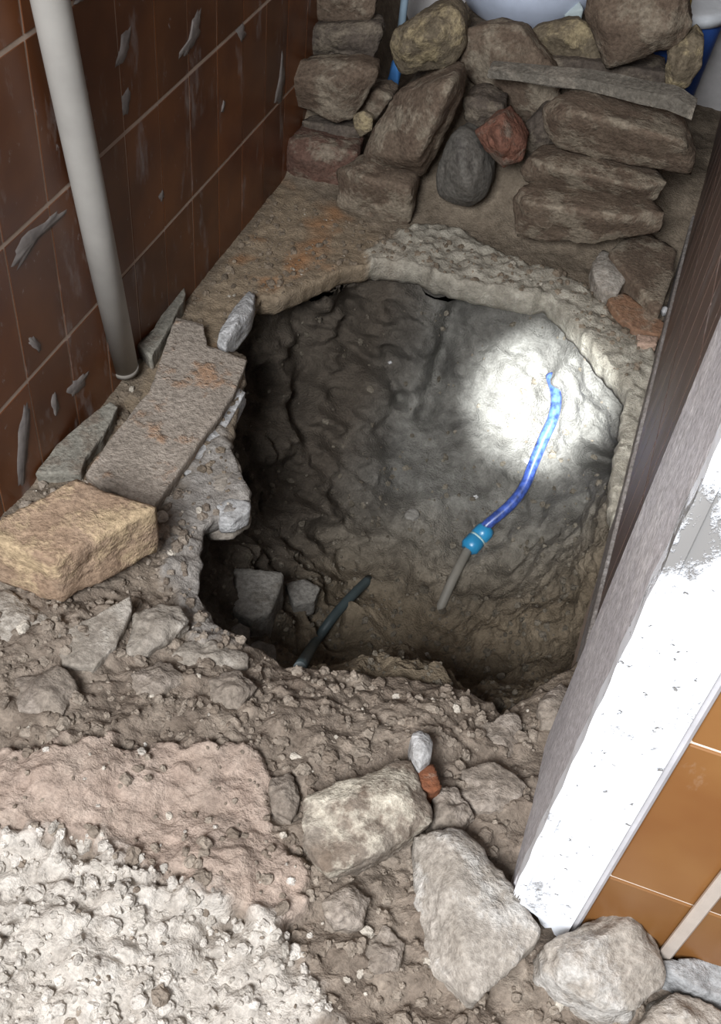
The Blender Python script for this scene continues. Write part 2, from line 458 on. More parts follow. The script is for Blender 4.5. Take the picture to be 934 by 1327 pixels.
XGAP = aty(508, 70, 2.08)[0]
def ground(P):
    """height and colour of the ground at points P (n,2)"""
    P = np.asarray(P, float); n = len(P)
    p3 = np.c_[P, np.zeros(n)]
    x, y = P.T
    fore = 1 - sstep(0.62, 0.98, y)                     # loose heap in front
    far = 1 - fore
    z = fore * 0.052 * (1 - 0.35 * sstep(0.0, -0.5, x) * sstep(0.5, 0.8, y))
    z += far * fbm(p3 * 7, 11, 3) * 0.006
    bank = sstep(1.76, 2.06, y + 0.03 * fbm(p3 * 9, 15, 2)); bank *= (1 - 0.8 * np.exp(-((x - XGAP) / 0.08) ** 2)) * (1 - 0.7 * sstep(-0.06, 0.04, x)); z += bank * (0.25 + 0.03 * fbm(p3 * 12, 16, 3))
    nearrim = np.exp(-np.maximum(poly_sd(P, RIM), 0) / 0.05)
    z -= fore * nearrim * 0.046
    amp = 0.25 + 0.75 * np.clip(fore + 0.35 * nearrim, 0, 1)
    wpz = fbm(p3 * 30, 3, 2)[:, None] * 0.012
    d1, v1 = worley(P * 34 + wpz * 60, 2); d2, v2 = worley(P * 75 + wpz * 90, 7)
    clod = np.clip(1 - d1 * 1.25, 0, 1) * (0.3 + v1)
    clod2 = np.clip(1 - d2 * 1.25, 0, 1) * (0.2 + v2)
    z += fore * fbm(p3 * 9, 21, 3) * 0.022 + amp * (clod * 0.0095 + clod2 * 0.005 + fbm(p3 * 60, 9, 4, 0.6) * 0.0050)
    sp = poly_sd(P, REG_PINK); sw = poly_sd(P, REG_WHITE); sc = poly_sd(P, REG_CONC); sl = poly_sd(P, REG_LEFTC); st = poly_sd(P, REG_TAN)
    jit = fbm(p3 * 26, 31, 4, 0.6) * 0.030
    wpk = 1 - sstep(-0.010, 0.006, sp + jit); www = 1 - sstep(-0.020, 0.015, sw + jit * 1.4)
    wcc = 1 - sstep(-0.012, 0.008, sc + jit * 0.7); wlc = 1 - sstep(-0.012, 0.010, sl + jit * 0.6)
    wtn = (1 - sstep(-0.03, 0.03, st + jit))
    z += wpk * 0.018 - wpk * (clod * 0.005 + clod2 * 0.001) + wpk * fbm(p3 * 24, 90, 3) * 0.005
    z += www * (0.010 + 0.004 * clod)
    z += wcc * (0.010 + 0.010 * fbm(p3 * 40, 44, 3)) + wlc * 0.008
    # colours
    t = np.clip(0.5 + 0.9 * fbm(p3 * 14, 61, 4, 0.6), 0, 1)[:, None]
    soil = np.array([0.165, 0.130, 0.103]) * (1 - t) + np.array([0.285, 0.237, 0.192]) * t
    c = soil * (0.85 + 0.3 * v2[:, None])
    t2 = np.clip(0.5 + 1.0 * fbm(p3 * 30, 66, 3), 0, 1)[:, None]
    def mx(c, wgt, col): return c * (1 - wgt[:, None]) + col * wgt[:, None]
    dim = far * 0.9
    back = np.array([0.150, 0.120, 0.088]) * (1 - t) + np.array([0.235, 0.190, 0.140]) * t
    c = mx(c, far * 0.85, back)
    rd = np.clip(2.2 * fbm(p3 * 12, 77, 3) - 0.15, 0, 1)[:, None]
    tan = (np.array([0.25, 0.195, 0.135]) * (1 - t2) + np.array([0.30, 0.23, 0.155]) * t2) * (1 - rd) + np.array([0.36, 0.185, 0.085]) * rd
    c = mx(c, wtn * 0.8, tan)
    c = mx(c, wpk * (0.62 + 0.33 * np.clip(0.5 + fbm(p3 * 22, 88, 3), 0, 1)), np.array([0.36, 0.275, 0.225]) * (1 - t2) + np.array([0.47, 0.375, 0.315]) * t2)
    c = mx(c, www * 0.95, np.array([0.42, 0.38, 0.335]) * (1 - t2) + np.array([0.60, 0.56, 0.51]) * t2)
    c = mx(c, wcc * 0.9, np.array([0.27, 0.245, 0.20]) * (1 - t2) + np.array([0.44, 0.41, 0.345]) * t2)
    c = mx(c, wlc * 0.8, np.array([0.24, 0.22, 0.20]) * (1 - t2) + np.array([0.38, 0.36, 0.34]) * t2)
    return z, c

# floor: grid with the hole cut out, broken edge turned down
xs = np.arange(XL - 0.006, 0.56, 0.0034)
ys = np.concatenate([np.arange(0.02, 0.9, 0.0030), np.arange(0.9, YB + 0.01, 0.0046)])
GX, GY = np.meshgrid(xs, ys, indexing='ij')
PG = np.c_[GX.ravel(), GY.ravel()]
sd = poly_sd(PG, RIMD)
nx, ny = len(xs), len(ys)
idx = np.arange(nx * ny).reshape(nx, ny)
Q = np.stack([idx[:-1, :-1], idx[1:, :-1], idx[1:, 1:], idx[:-1, 1:]], -1).reshape(-1, 4)
qc = PG[Q].mean(1)
keep = (sd[Q].max(1) > 0) & (poly_sd(qc, RIMD) > -0.0005)
keep &= ~((qc[:, 0] > XR + 0.02) & (qc[:, 1] > 0.60)) & ~((qc[:, 0] > 0.16) & (qc[:, 1] > YF + 0.02))
Q = Q[keep]
# boundary edges toward the hole
E = np.concatenate([Q[:, [0, 1]], Q[:, [1, 2]], Q[:, [2, 3]], Q[:, [3, 0]]])
key = np.sort(E, 1); k1 = key[:, 0].astype(np.int64) * (nx * ny) + key[:, 1]
u, inv, cnt = np.unique(k1, return_inverse=True, return_counts=True)
be = E[cnt[inv] == 1]
be = be[(np.abs(sd[be]).max(1) < 0.012)]
bv = np.unique(be)
# snap the boundary to the outline
seg = RIMD; nxt = np.roll(RIMD, -1, 0)
for vi in bv:
    p = PG[vi]; ab = nxt - seg; t = np.clip(((p - seg) * ab).sum(1) / np.maximum((ab * ab).sum(1), 1e-12), 0, 1)
    q = seg + t[:, None] * ab; dd = ((q - p) ** 2).sum(1); PG[vi] = q[dd.argmin()]
zg, cg = ground(PG)
V = np.c_[PG, zg]
# skirt: rings going down under the edge
ring_prev = {v: v for v in bv}
allV = [V]; allC = [cg]; base = len(V); skQ = []
for k, (dz, dout) in enumerate([(-0.006, -0.003), (-0.018, 0.000), (-0.032, 0.003), (-0.045, 0.014), (-0.055, 0.05), (-0.057, 0.12)]):
    P2 = PG[bv].copy()
    dirv = P2 - PC; dirv /= np.linalg.norm(dirv, axis=1)[:, None]
    n3 = np.c_[P2 * 55, np.full(len(P2), k * 1.3)]
    P2 += dirv * (dout + 0.007 * perlin(n3, 13)[:, None])
    z2 = zg[bv] * (0.6 if k < 3 else 0.2) + dz * (1 - 0.62 * np.clip((0.98 - PG[bv][:, 1]) / 0.12, 0, 1)) + 0.004 * perlin(n3 + 9, 14)
    allV.append(np.c_[P2, z2]); allC.append(cg[bv] * (1.0, 1.0, 1.0))
    newi = {v: base + i for i, v in enumerate(bv)}
    for a, b in be: skQ.append((ring_prev[b], ring_prev[a], newi[a], newi[b]))
    ring_prev = newi; base += len(bv)
Vf = np.concatenate(allV); Cf = np.concatenate(allC); Qf = np.concatenate([Q, np.array(skQ)])
used, inv2 = np.unique(Qf, return_inverse=True)
fl = tag(link('floor', mesh_np('floor', Vf[used], inv2.reshape(Qf.shape), True, Cf[used]), M_earth), 'broken floor of crumbled soil and concrete around the hole', kind='structure')

# ------------------------------------------------------------------ the pit
NA, NT = 420, 190
ang = np.linspace(0, 2 * np.pi, NA, endpoint=False)
rr = np.zeros(NA)
for i, a in enumerate(ang):
    dvec = np.array([math.cos(a), math.sin(a)])
    e = nxt - seg; rel = seg - PC
    den = dvec[0] * e[:, 1] - dvec[1] * e[:, 0]
    with np.errstate(divide='ignore', invalid='ignore'):
        t = (rel[:, 0] * e[:, 1] - rel[:, 1] * e[:, 0]) / den
        s = (rel[:, 0] * dvec[1] - rel[:, 1] * dvec[0]) / den
    ok = (s >= 0) & (s <= 1) & (t > 0)
    rr[i] = t[ok].min() if ok.any() else 0.3
ks = np.ones(9) / 9
rr = np.convolve(np.concatenate([rr[-4:], rr, rr[:4]]), ks, 'valid')
PROF = {  # fraction of the rim radius, depth
 'left':  [(1.30,-0.020),(1.33,-0.08),(1.26,-0.16),(1.10,-0.23),(0.85,-0.31),(0.5,-0.36),(0.0,-0.375)],
 'back':  [(1.10,-0.015),(1.08,-0.07),(1.03,-0.14),(0.93,-0.22),(0.72,-0.30),(0.42,-0.36),(0.0,-0.375)],
 'right': [(1.12,-0.015),(1.14,-0.07),(1.08,-0.14),(0.96,-0.22),(0.74,-0.30),(0.42,-0.36),(0.0,-0.375)],
 'front': [(1.05, -0.012),(0.98,-0.016),(0.88,-0.035),(0.73,-0.085),(0.52,-0.18),(0.28,-0.31),(0.0,-0.375)]}
DIRS = {'right': 0.0, 'back': math.pi / 2, 'left': math.pi * 1.02, 'front': -math.pi * 0.45}
tt = np.linspace(0, 1, NT)
def prof(name):
    a = np.array(PROF[name]); k = np.linspace(0, 1, len(a))
    return np.stack([np.interp(tt, k, a[:, 0]), np.interp(tt, k, a[:, 1])], 1)
W = {k: np.maximum(np.cos((ang - d)), 0) ** 1.6 for k, d in DIRS.items()}
ws = sum(W.values()) + 1e-6
prf = sum((W[k] / ws)[:, None, None] * prof(k)[None] for k in DIRS)
# round the profile corners
for _ in range(25): prf[:, 1:-1] = 0.25 * prf[:, :-2] + 0.5 * prf[:, 1:-1] + 0.25 * prf[:, 2:]
PX = PC[0] + prf[:, :, 0] * (rr * np.cos(ang))[:, None]
PY = PC[1] + prf[:, :, 0] * (rr * np.sin(ang))[:, None]
PX = np.clip(PX, XL + 0.01, 0.30)
PZ = prf[:, :, 1].copy()
P3 = np.stack([PX, PY, PZ], -1).reshape(-1, 3)
# outward-ish normal of the bowl for displacement
nd = np.stack([PC[0] - P3[:, 0], PC[1] - P3[:, 1], np.full(len(P3), 0.30)], 1); nd /= np.linalg.norm(nd, axis=1)[:, None]
fade = np.tile(np.clip((1 - tt) * 8, 0, 1), NA) * 0.9 + 0.1
lump = np.clip((-0.18 - P3[:, 0]) / 0.15, 0, 1) * np.clip((P3[:, 1] - PC[1] + 0.1) / 0.15, 0, 1)
disp = fbm(P3 * 6.5, 101, 3) * (0.045 + 0.05 * lump) + (1 - np.abs(fbm(P3 * 11 + 5, 103, 3)) * 2) * (0.018 + 0.022 * lump) + fbm(P3 * 30, 105, 4, 0.6) * 0.012 + fbm(P3 * 110, 107, 3) * 0.0028
lay = np.sin(P3[:, 2] * 75 + fbm(P3 * 7, 109, 3) * 6); disp += lay * 0.006 * np.clip(-P3[:, 0] * 2 - 0.2, 0, 1)
front = np.clip(-(P3[:, 1] - PC[1]) / 0.3, 0, 1)
dq, vq = worley(P3 * 30 + fbm(P3 * 20, 5, 2)[:, None] * .3, 3)
disp += np.clip(1 - dq * 1.3, 0, 1) * vq * 0.012 * (0.35 + 0.65 * front)
ii = np.arange(NA * NT).reshape(NA, NT); jn = np.roll(ii, -1, 0)
QP = np.stack([ii[:, :-1], jn[:, :-1], jn[:, 1:], ii[:, 1:]], -1).reshape(-1, 4)[:, ::-1]
bv0 = BVHTree.FromPolygons([tuple(v) for v in P3], QP.tolist())
def furrow(pxs, wd, dp):
    """groove in the clay along a line of points on the bowl"""
    H = [np.array(bv0.ray_cast(Vector(CAM), Vector(ray(*q)))[0] or atz(*q, -0.2)) for q in pxs]
    best = np.full(len(P3), 9.0)
    for a, b in zip(H, H[1:]):
        ab = b - a; t = np.clip(((P3 - a) @ ab) / (ab @ ab), 0, 1)
        best = np.minimum(best, np.linalg.norm(P3 - a - t[:, None] * ab, axis=1))
    return -dp * np.exp(-(best / wd) ** 2)
disp += furrow([(590, 392), (583, 430), (565, 490), (548, 545)], 0.020, 0.055)
disp += furrow([(455, 395), (440, 440), (500, 480), (520, 520)], 0.014, 0.035)
disp += furrow([(752, 592), (775, 596), (800, 594)], 0.017, 0.085)
disp += furrow([(705, 480), (724, 520), (722, 560)], 0.008, 0.016)
disp += furrow([(380, 400), (400, 470), (375, 540)], 0.02, 0.05)
disp += furrow([(650, 440), (620, 480), (610, 540), (580, 550)], 0.010, 0.018)
disp += furrow([(720, 690), (690, 700), (660, 740)], 0.010, 0.018)
P3d = P3 + nd * (disp * fade)[:, None]
sdp = np.concatenate([poly_sd(c_, RIM) for c_ in np.array_split(P3d, 20)])
P3d[:, 2] = np.minimum(P3d[:, 2], np.where(sdp > -0.004, -0.048, -0.012) * np.where(P3d[:, 1] < 0.95, 0.6, 1.0))
P3d[:, 0] = np.minimum(P3d[:, 0], XR + 0.05)
tn = np.clip(0.5 + 0.9 * fbm(P3 * 12, 111, 4, 0.6), 0, 1)[:, None]
clay = np.array([0.085, 0.080, 0.072]) * (1 - tn) + np.array([0.175, 0.167, 0.150]) * tn
fl2 = np.array([0.105, 0.083, 0.057]) * (1 - tn) + np.array([0.20, 0.160, 0.112]) * tn
wf2 = sstep(0.05, -0.12, (P3[:, 1] - PC[1]))[:, None] if False else np.clip((PC[1] + 0.34 - P3[:, 1]) / 0.25, 0, 1)[:, None]
colp = clay * (1 - wf2) + fl2 * wf2
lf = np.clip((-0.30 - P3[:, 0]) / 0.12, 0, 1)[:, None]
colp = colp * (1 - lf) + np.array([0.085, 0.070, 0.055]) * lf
ii = np.arange(NA * NT).reshape(NA, NT); jn = np.roll(ii, -1, 0)
QP = np.stack([ii[:, :-1], jn[:, :-1], jn[:, 1:], ii[:, 1:]], -1).reshape(-1, 4)[:, ::-1]
pit = tag(link('pit', mesh_np('pit', P3d, QP, True, colp), M_pit), 'dark clay hollow dug out below the broken floor', kind='structure')

bm = bmesh.new(); bm.from_mesh(pit.data); BV_PIT = BVHTree.FromBMesh(bm); bm.free()
bm = bmesh.new(); bm.from_mesh(fl.data); BV_FL = BVHTree.FromBMesh(bm); bm.free()
def hit(px, py, tree=BV_PIT):
    h = tree.ray_cast(Vector(CAM), Vector(ray(px, py)))
    return (h[0], h[1]) if h[0] is not None else (Vector(atz(px, py, 0)), Vector((0, 0, 1)))

# ------------------------------------------------------------------ stones
def cubesphere(n):
    V = []; Qs = []
    t = np.tan(np.linspace(-1, 1, n + 1) * math.pi / 4)
    for ax in range(3):
        for s in (-1, 1):
            b0 = len(V)
            for i in range(n + 1):
                for j in range(n + 1):
                    v = [0, 0, 0]; v[ax] = s; v[(ax + 1) % 3] = t[i] * s; v[(ax + 2) % 3] = t[j]
                    V.append(v)
            for i in range(n):
                for j in range(n):
                    a = b0 + i * (n + 1) + j
                    Qs.append((a, a + n + 1, a + n + 2, a + 1))
    V = np.array(V, float); V /= np.linalg.norm(V, axis=1)[:, None]
    r = np.round(V, 5); uq, iv = np.unique(r, axis=0, return_inverse=True)
    iv = np.asarray(iv).ravel()
    return uq / np.linalg.norm(uq, axis=1)[:, None], iv[np.array(Qs)]
CS = {n: cubesphere(n) for n in (3, 10, 18, 26)}
def hull_planes(P):
    bm = bmesh.new()
    for p in P: bm.verts.new(p)
    bmesh.ops.convex_hull(bm, input=bm.verts)
    bm.normal_update()
    pl = [(np.array(f.normal), float(f.normal.dot(f.verts[0].co))) for f in bm.faces]
    bm.free()
    return np.array([a for a, b in pl]), np.array([b for a, b in pl])
_seed = [1]
def stone_mesh(pts, sharp=70, amp=0.004, scale=35, n=18, seed=None):
    """rounded polyhedron through the hull of pts, with a rough broken surface"""
    pts = np.asarray(pts, float)
    if seed is None: _seed[0] += 1; seed = _seed[0] * 7
    c = 0.5 * (pts.min(0) + pts.max(0)); e = np.maximum(0.5 * (pts.max(0) - pts.min(0)), 1e-4)
    q = (pts - c) / e
    q = q - q.mean(0) * 0
    A, B = hull_planes(q)
    D, Qs = CS[n]
    m = np.maximum(D @ (A / np.maximum(B, 0.08)[:, None]).T, 0)
    r = 1.0 / (m ** sharp).sum(1) ** (1.0 / sharp)
    Vn = D * np.minimum(r, 2.2)[:, None] * e
    off = np.full(3, seed * 3.7)
    g = fbm(Vn * scale + off, seed, 4, 0.6) * amp + fbm(Vn * scale * 0.3 + off, seed + 9, 2) * amp * 1.6
    ch = np.minimum(fbm(Vn * scale * 0.55 + off + 40, seed + 3, 3) + 0.15, 0) * amp * 3.0
    dirn = Vn / np.linalg.norm(Vn, axis=1)[:, None]
    fq = fbm(Vn * scale * 0.45 + off + 80, seed + 5, 2); fc = np.round(fq * 5) / 5 * amp * 1.1
    Vn = Vn + dirn * (g + ch + fc)[:, None]
    return Vn, Qs, c
def put_stone(name, pts, mat, label, cat, group=None, **kw):
    Vn, Qs, c = stone_mesh(pts, **kw)
    lowz = Vn[:, 2].min()
    Vn = Vn - np.array([0, 0, lowz])
    o = link(name, mesh_np(name, Vn, Qs, True), mat, None, c + np.array([0, 0, lowz]))
    return tag(o, label, cat, group)
def front(pts, Y, depth, back=0.82):
    """points on the upright plane y = Y; third value moves a point nearer (-) or further (+)"""
    A = []
    for p in pts:
        dy = p[2] if len(p) > 2 else 0.0
        A.append(aty(p[0], p[1], Y + dy * 1.5))
    A = np.array(A); c = A.mean(0)
    Bk = c + (A - c) * back; Bk[:, 1] = Y + depth * 0.72
    return np.concatenate([A, Bk])
def top(pts, z, thick, flare=1.0):
    A = np.array([atz(p[0], p[1], z + (p[2] if len(p) > 2 else 0.0)) for p in pts])
    c = A.mean(0); Bk = c + (A - c) * flare; Bk[:, 2] = z - thick
    return np.concatenate([A, Bk])

BR_DUST = rockmat('dusty_brown_brick', (0.125, 0.088, 0.064), (0.185, 0.140, 0.102), (0.265, 0.22, 0.165), 13, 0.45)
BR_RED = rockmat('dusty_red_brick', (0.155, 0.085, 0.063), (0.125, 0.078, 0.060), (0.23, 0.185, 0.14), 14, 0.36)
BR_DARK = rockmat('dark_brown_brick', (0.085, 0.068, 0.056), (0.135, 0.108, 0.086), (0.20, 0.165, 0.125), 13, 0.40)  # darker brown than the other pile bricks
BR_YEL = rockmat('yellow_crusted_brick', (0.155, 0.125, 0.085), (0.20, 0.16, 0.11), (0.36, 0.29, 0.175), 15, 0.34)
BR_FRESH = rockmat('broken_red_brick', (0.23, 0.105, 0.07), (0.18, 0.09, 0.065), (0.20, 0.15, 0.115), 18, 0.35)
ST_GREY = rockmat('grey_round_stone', (0.125, 0.115, 0.10), (0.165, 0.15, 0.13), (0.10, 0.09, 0.08), 16, 0.3, 0.75, 0.3)
M_ORANGE = rockmat('orange_tan_brick', (0.40, 0.285, 0.20), (0.33, 0.225, 0.15), (0.50, 0.375, 0.235), 11, 0.34, 0.9, 0.55)
ST_LIGHT = rockmat('pale_concrete_lump', (0.33, 0.29, 0.245), (0.44, 0.395, 0.345), (0.52, 0.49, 0.45), 12, 0.4)
ST_TAN = rockmat('grey_tan_concrete', (0.26, 0.225, 0.185), (0.34, 0.30, 0.255), (0.42, 0.38, 0.33), 12, 0.4)
ST_WHITE = rockmat('white_crusted_stone', (0.27, 0.235, 0.195), (0.19, 0.145, 0.11), (0.66, 0.60, 0.49), 9, 0.50)
M_WHITECH = rockmat('white_mortar', (0.46, 0.45, 0.44), (0.34, 0.33, 0.32), (0.60, 0.59, 0.58), 22, 0.42)
M_TERRA = rockmat('terracotta_shard', (0.29, 0.165, 0.10), (0.24, 0.14, 0.09), (0.30, 0.23, 0.17), 16, 0.4)
M_SLAB = rockmat('grey_pink_screed', (0.33, 0.28, 0.23), (0.43, 0.365, 0.305), (0.44, 0.28, 0.18), 12, 0.30, 0.9, 0.8)
M_STRIP = rockmat('grey_green_mortar', (0.23, 0.215, 0.18), (0.29, 0.27, 0.225), (0.20, 0.165, 0.13), 14, 0.4)

# rubble pile at the back: zoomed outline coordinates -> photo pixels
def z1(*pts): return [(340 + p[0] / 1.572, p[1] / 1.572) + tuple(p[2:]) for p in pts]
G = 'bricks and stones of the rubble pile'
PILE = [
 # name, material, plane, depth, label, outline (third value: nearer/further), kwargs
 ('brick', BR_DUST, 1.93, .11, 'top brick of the left-hand stack against the brown tiled wall', z1((70,-60),(235,-60),(232,10),(225,38),(205,46),(90,42),(70,25),(150,-5,-.02)), {}),
 ('brick', BR_DARK, 1.915, .09, 'second brick from the top of the left-hand stack, dark brown', z1((65,50),(240,45),(246,70),(225,122),(80,122),(60,100),(150,70,-.02)), {}),
 ('brick', BR_DUST, 1.84, .09, 'wide dusty brick in the middle of the left-hand stack, jutting out', z1((28,148),(60,126),(190,124),(240,140),(236,165),(182,243),(150,254),(60,216),(40,190),(170,165,-.03),(60,160,-.02)), {}),
 ('stone', BR_DARK, 1.86, .10, 'thin dark slab wedged between dusty brick and red brick on the left', z1((78,245),(160,255),(205,262),(195,306),(120,300),(85,280),(150,278,-.01)), {}),
 ('brick', BR_RED, 1.80, .12, 'reddish brick low in the left corner beside the tiled wall', z1((38,300),(50,278),(110,288),(195,310),(190,360),(150,388),(60,378),(40,350),(70,320,-.02)), {}),
 ('brick', BR_DUST, 1.735, .11, 'tan half brick at the foot of the pile, left of the round stone', z1((150,345),(205,332),(310,362),(312,400),(300,455),(285,468),(190,452),(150,430),(205,360,-.03),(300,385,-.02)), {}),
 ('brick', BR_DUST, 1.77, .10, 'large slanting brick standing on end left of the round grey stone', z1((203,312),(225,255),(268,190),(330,160),(387,146),(412,196),(375,275),(328,362),(285,352),(206,334),(385,165,-.055),(318,322,-.055),(215,310,-.02)), dict()),
 ('brick', BR_YEL, 1.90, .11, 'yellowish crusted brick lying on top of the slanting brick', z1((254,92),(268,62),(330,25),(382,4),(404,25),(414,58),(416,100),(385,138),(330,150),(288,157),(270,135),(330,75,-.035),(290,110,-.03)), {}),
 ('stone', ST_GREY, 1.78, .11, 'smooth round grey stone in the middle of the pile', z1((344,405),(346,350),(362,295),(400,248),(430,262),(458,300),(474,360),(466,405),(432,434),(380,427),(405,340,-.045),(420,390,-.045)), dict(sharp=10, amp=.0026)),
 ('brick', BR_FRESH, 1.77, .08, 'small bright red brick fragment beside the round grey stone', z1((428,268),(455,245),(492,229),(530,280),(537,300),(528,325),(490,344),(452,308),(480,270,-.03),(488,310,-.03)), {}),
 ('brick', BR_DUST, 1.93, .09, 'broad brown brick behind the red fragment, under the blue-white basin', z1((398,110),(410,58),(470,45),(525,55),(565,95),(605,150),(608,240),(560,262),(520,255),(470,205),(408,150),(480,110,-.03),(560,190,-.02)), {}),
 ('brick', BR_YEL, 2.00, .05, 'tan brick end under the right edge of the blue-white basin', z1((523,92),(545,62),(590,42),(645,36),(680,60),(694,140),(640,128),(590,108),(545,125),(600,70,-.02)), {}),
 ('stone', BR_DARK, 1.83, .09, 'dark wedge of stone between slanting brick and red fragment', z1((405,200),(440,190),(490,215),(492,232),(430,268),(408,245),(440,220,-.015)), {}),
 ('brick', BR_DUST, 1.94, .14, 'biggest brick at the top right of the pile, tilted sideways', z1((652,28),(668,-40),(860,-50),(880,50),(850,95),(700,146),(680,110),(700,60,-.03),(830,60,-.03),(705,135,-.02)), dict()),
 ('stone', BR_YEL, 1.93, .10, 'ochre broken stone under the right end of the tilted top brick', z1((820,110),(880,62),(898,82),(892,140),(868,175),(835,190),(820,160),(850,130,-.02)), {}),
 ('stone', BR_DARK, 1.97, .12, 'dark brick between tan brick end and wooden lath', z1((565,120),(640,122),(705,140),(830,150),(832,195),(760,188),(640,160),(570,150)), {}),
 ('brick', BR_DUST, 1.80, .13, 'long pale brick just below the wooden lath', z1((572,218),(600,200),(640,200),(760,232),(862,262),(888,312),(872,360),(790,345),(690,325),(596,306),(570,262),(640,225,-.035),(860,290,-.035),(600,240,-.03)), dict()),
 ('brick', BR_DUST, 1.785, .09, 'flat brick second from the bottom on the right side of the pile', z1((522,345),(535,318),(600,318),(690,330),(770,352),(826,372),(800,410),(700,408),(600,392),(530,370),(600,345,-.03),(760,380,-.03)), dict()),
 ('brick', BR_DUST, 1.735, .08, 'lowest brick on the right side of the pile', z1((505,405),(522,380),(560,392),(640,408),(740,420),(820,432),(812,475),(740,482),(660,498),(560,492),(515,484),(540,415,-.03),(720,440,-.03)), dict()),
 ('stone', BR_DARK, 1.86, .12, 'mortar-caked stone right of the red fragment, behind the long pale brick', z1((525,260),(560,225),(600,230),(620,300),(590,330),(535,335),(520,310),(560,270,-.02)), {}),
 ('stone', BR_DUST, 1.88, .10, 'small dusty stone behind the thin dark slab near the tiled wall', z1((185,190),(240,185),(265,200),(225,255),(200,275),(180,250)), {}),
]
for nm, mt, Y, dp, lab, pts, kw in PILE:
    put_stone(nm, front(pts, Y, dp), mt, lab, 'brick' if nm == 'brick' else 'stone', G, **dict(dict(amp=.0038, scale=42), **kw))
put_stone('mortar_lump', front(z1((185,235),(205,225),(225,238),(222,265),(200,278),(186,260)), 1.80, .02), BR_YEL, 'small yellow mortar lump on the left flank of the slanting brick', 'mortar', amp=.002, n=10)

# wooden lath lying across the pile
lp = [aty(340 + 455 / 1.572, 150 / 1.572, 1.86), aty(340 + 650 / 1.572, 176 / 1.572, 1.845), aty(340 + 820 / 1.572, 214 / 1.572, 1.80), aty(340 + 868 / 1.572, 236 / 1.572, 1.785)]
bm = bmesh.new(); prev = None
wd = [0.013, 0.019, 0.024, 0.020]; th = 0.014
for (p, wv) in zip(lp, wd):
    p = Vector(p)
    rg = [bm.verts.new(p + Vector((0.006, d * 0.5, h))) for d, h in ((-1 * .03, 0), (-1 * .03, wv), (.03, wv + .006), (.03, .002))]
    if prev:
        for k in range(4): bm.faces.new((prev[k], prev[(k + 1) % 4], rg[(k + 1) % 4], rg[k]))
    else: bm.faces.new(rg)
    prev = rg
bm.faces.new(prev[::-1])
bmesh.ops.subdivide_edges(bm, edges=list(bm.edges), cuts=2)
for v in bm.verts: v.co += Vector((random.Random(v.index).uniform(-.0015, .0015), 0, random.Random(v.index + 99).uniform(-.0015, .0015)))
M_LATH = rockmat('dusty_grey_wood', (0.135, 0.12, 0.10), (0.19, 0.17, 0.14), (0.25, 0.22, 0.18), 20, 0.35)
tag(link('wooden_lath', bm_mesh('wooden_lath', bm), M_LATH), 'dusty grey wooden lath lying across the right of the pile', 'lath')

# shards right of the concrete rim
def z4(*pts): return [(760 + p[0] / 2.885, p[1] / 2.885) + tuple(p[2:]) for p in pts]
put_stone('concrete_slab', top(z4((80,940),(140,890),(230,860),(340,930),(322,1040),(275,1165),(235,1110),(190,1050),(150,1000)), 0.045, .05), BR_DUST, 'flat grey-brown concrete flake leaning at the foot of the right wall', 'concrete', amp=.002, n=18)
put_stone('stone', top(z4((20,980),(60,930),(100,950),(145,1040),(120,1095),(70,1092),(25,1040),(80,1010,.012)), 0.03, .04), ST_TAN, 'pale rounded stone beside the concrete flake near the right wall', 'stone', amp=.0025, n=18)
put_stone('tile_shard', top(z4((72,1112),(140,1088),(200,1140),(262,1190),(302,1212),(282,1256),(180,1232),(110,1172)), 0.022, .016), M_TERRA, 'flat orange-brown tile shard below the pale rounded stone', 'shard', amp=.0012, n=18, sharp=24)
put_stone('tile_shard', top(z4((188,1248),(270,1256),(262,1288),(192,1284)), 0.020, .016), rockmat('pink_shard', (.46,.33,.25), (.42,.29,.22), (.5,.4,.33), 14, .3), 'small pinkish shard at the lower tip of the orange tile shard', 'shard', amp=.0012, n=10, sharp=24)
for (a, b, lab) in ((350, 735, 'upper of two whitish pebbles at the foot of the right wall'), (350, 832, 'lower of two whitish pebbles at the foot of the right wall'), (292, 1158, 'white pebble at the right end of the orange tile shard')):
    c = atz(760 + a / 2.885, b / 2.885, 0.02)
    put_stone('pebble', [c + np.array(d) * 0.011 for d in ((1,0,0),(-1,0,0),(0,1,0),(0,-1,0),(0,0,.8),(0,0,-1.6))], M_WHITECH, lab, 'pebble', amp=.001, n=10, sharp=5)

# things behind the pile
M_BASIN = plain('blue_white_enamel', (0.50, 0.55, 0.66), 0.35, 0.5, 0.10, 14)
M_DIRTYW = plain('dirty_white_plastic', (0.62, 0.64, 0.66), 0.45, 0.4, 0.15, 20)
M_BLUE = plain('blue_plastic', (0.035, 0.10, 0.36), 0.4, 0.5, 0.2, 20)
def lathe(name, prof_, seg=40):
    bm = bmesh.new(); rings = []
    for (r, z) in prof_:
        rings.append([bm.verts.new((r * math.cos(2 * math.pi * k / seg), r * math.sin(2 * math.pi * k / seg), z)) for k in range(seg)])
    for a, b in zip(rings, rings[1:]):
        for k in range(seg): bm.faces.new((a[k], a[(k + 1) % seg], b[(k + 1) % seg], b[k]))
    bm.faces.new(rings[0][::-1]); bm.faces.new(rings[-1])
    return bm_mesh(name, bm, True)
bc = aty(658, 40, 2.14)
bas = tag(empty('wash_basin', (bc[0] + 0.01, 2.20, bc[2] - 0.005)), 'round blue-white basin resting behind the middle of the pile', 'basin')
link('bowl', lathe('bowl', [(0.045, 0), (0.075, 0.006), (0.115, 0.035), (0.140, 0.075), (0.155, 0.125), (0.150, 0.125), (0.135, 0.078), (0.105, 0.04), (0.05, 0.015)]), M_BASIN, bas)
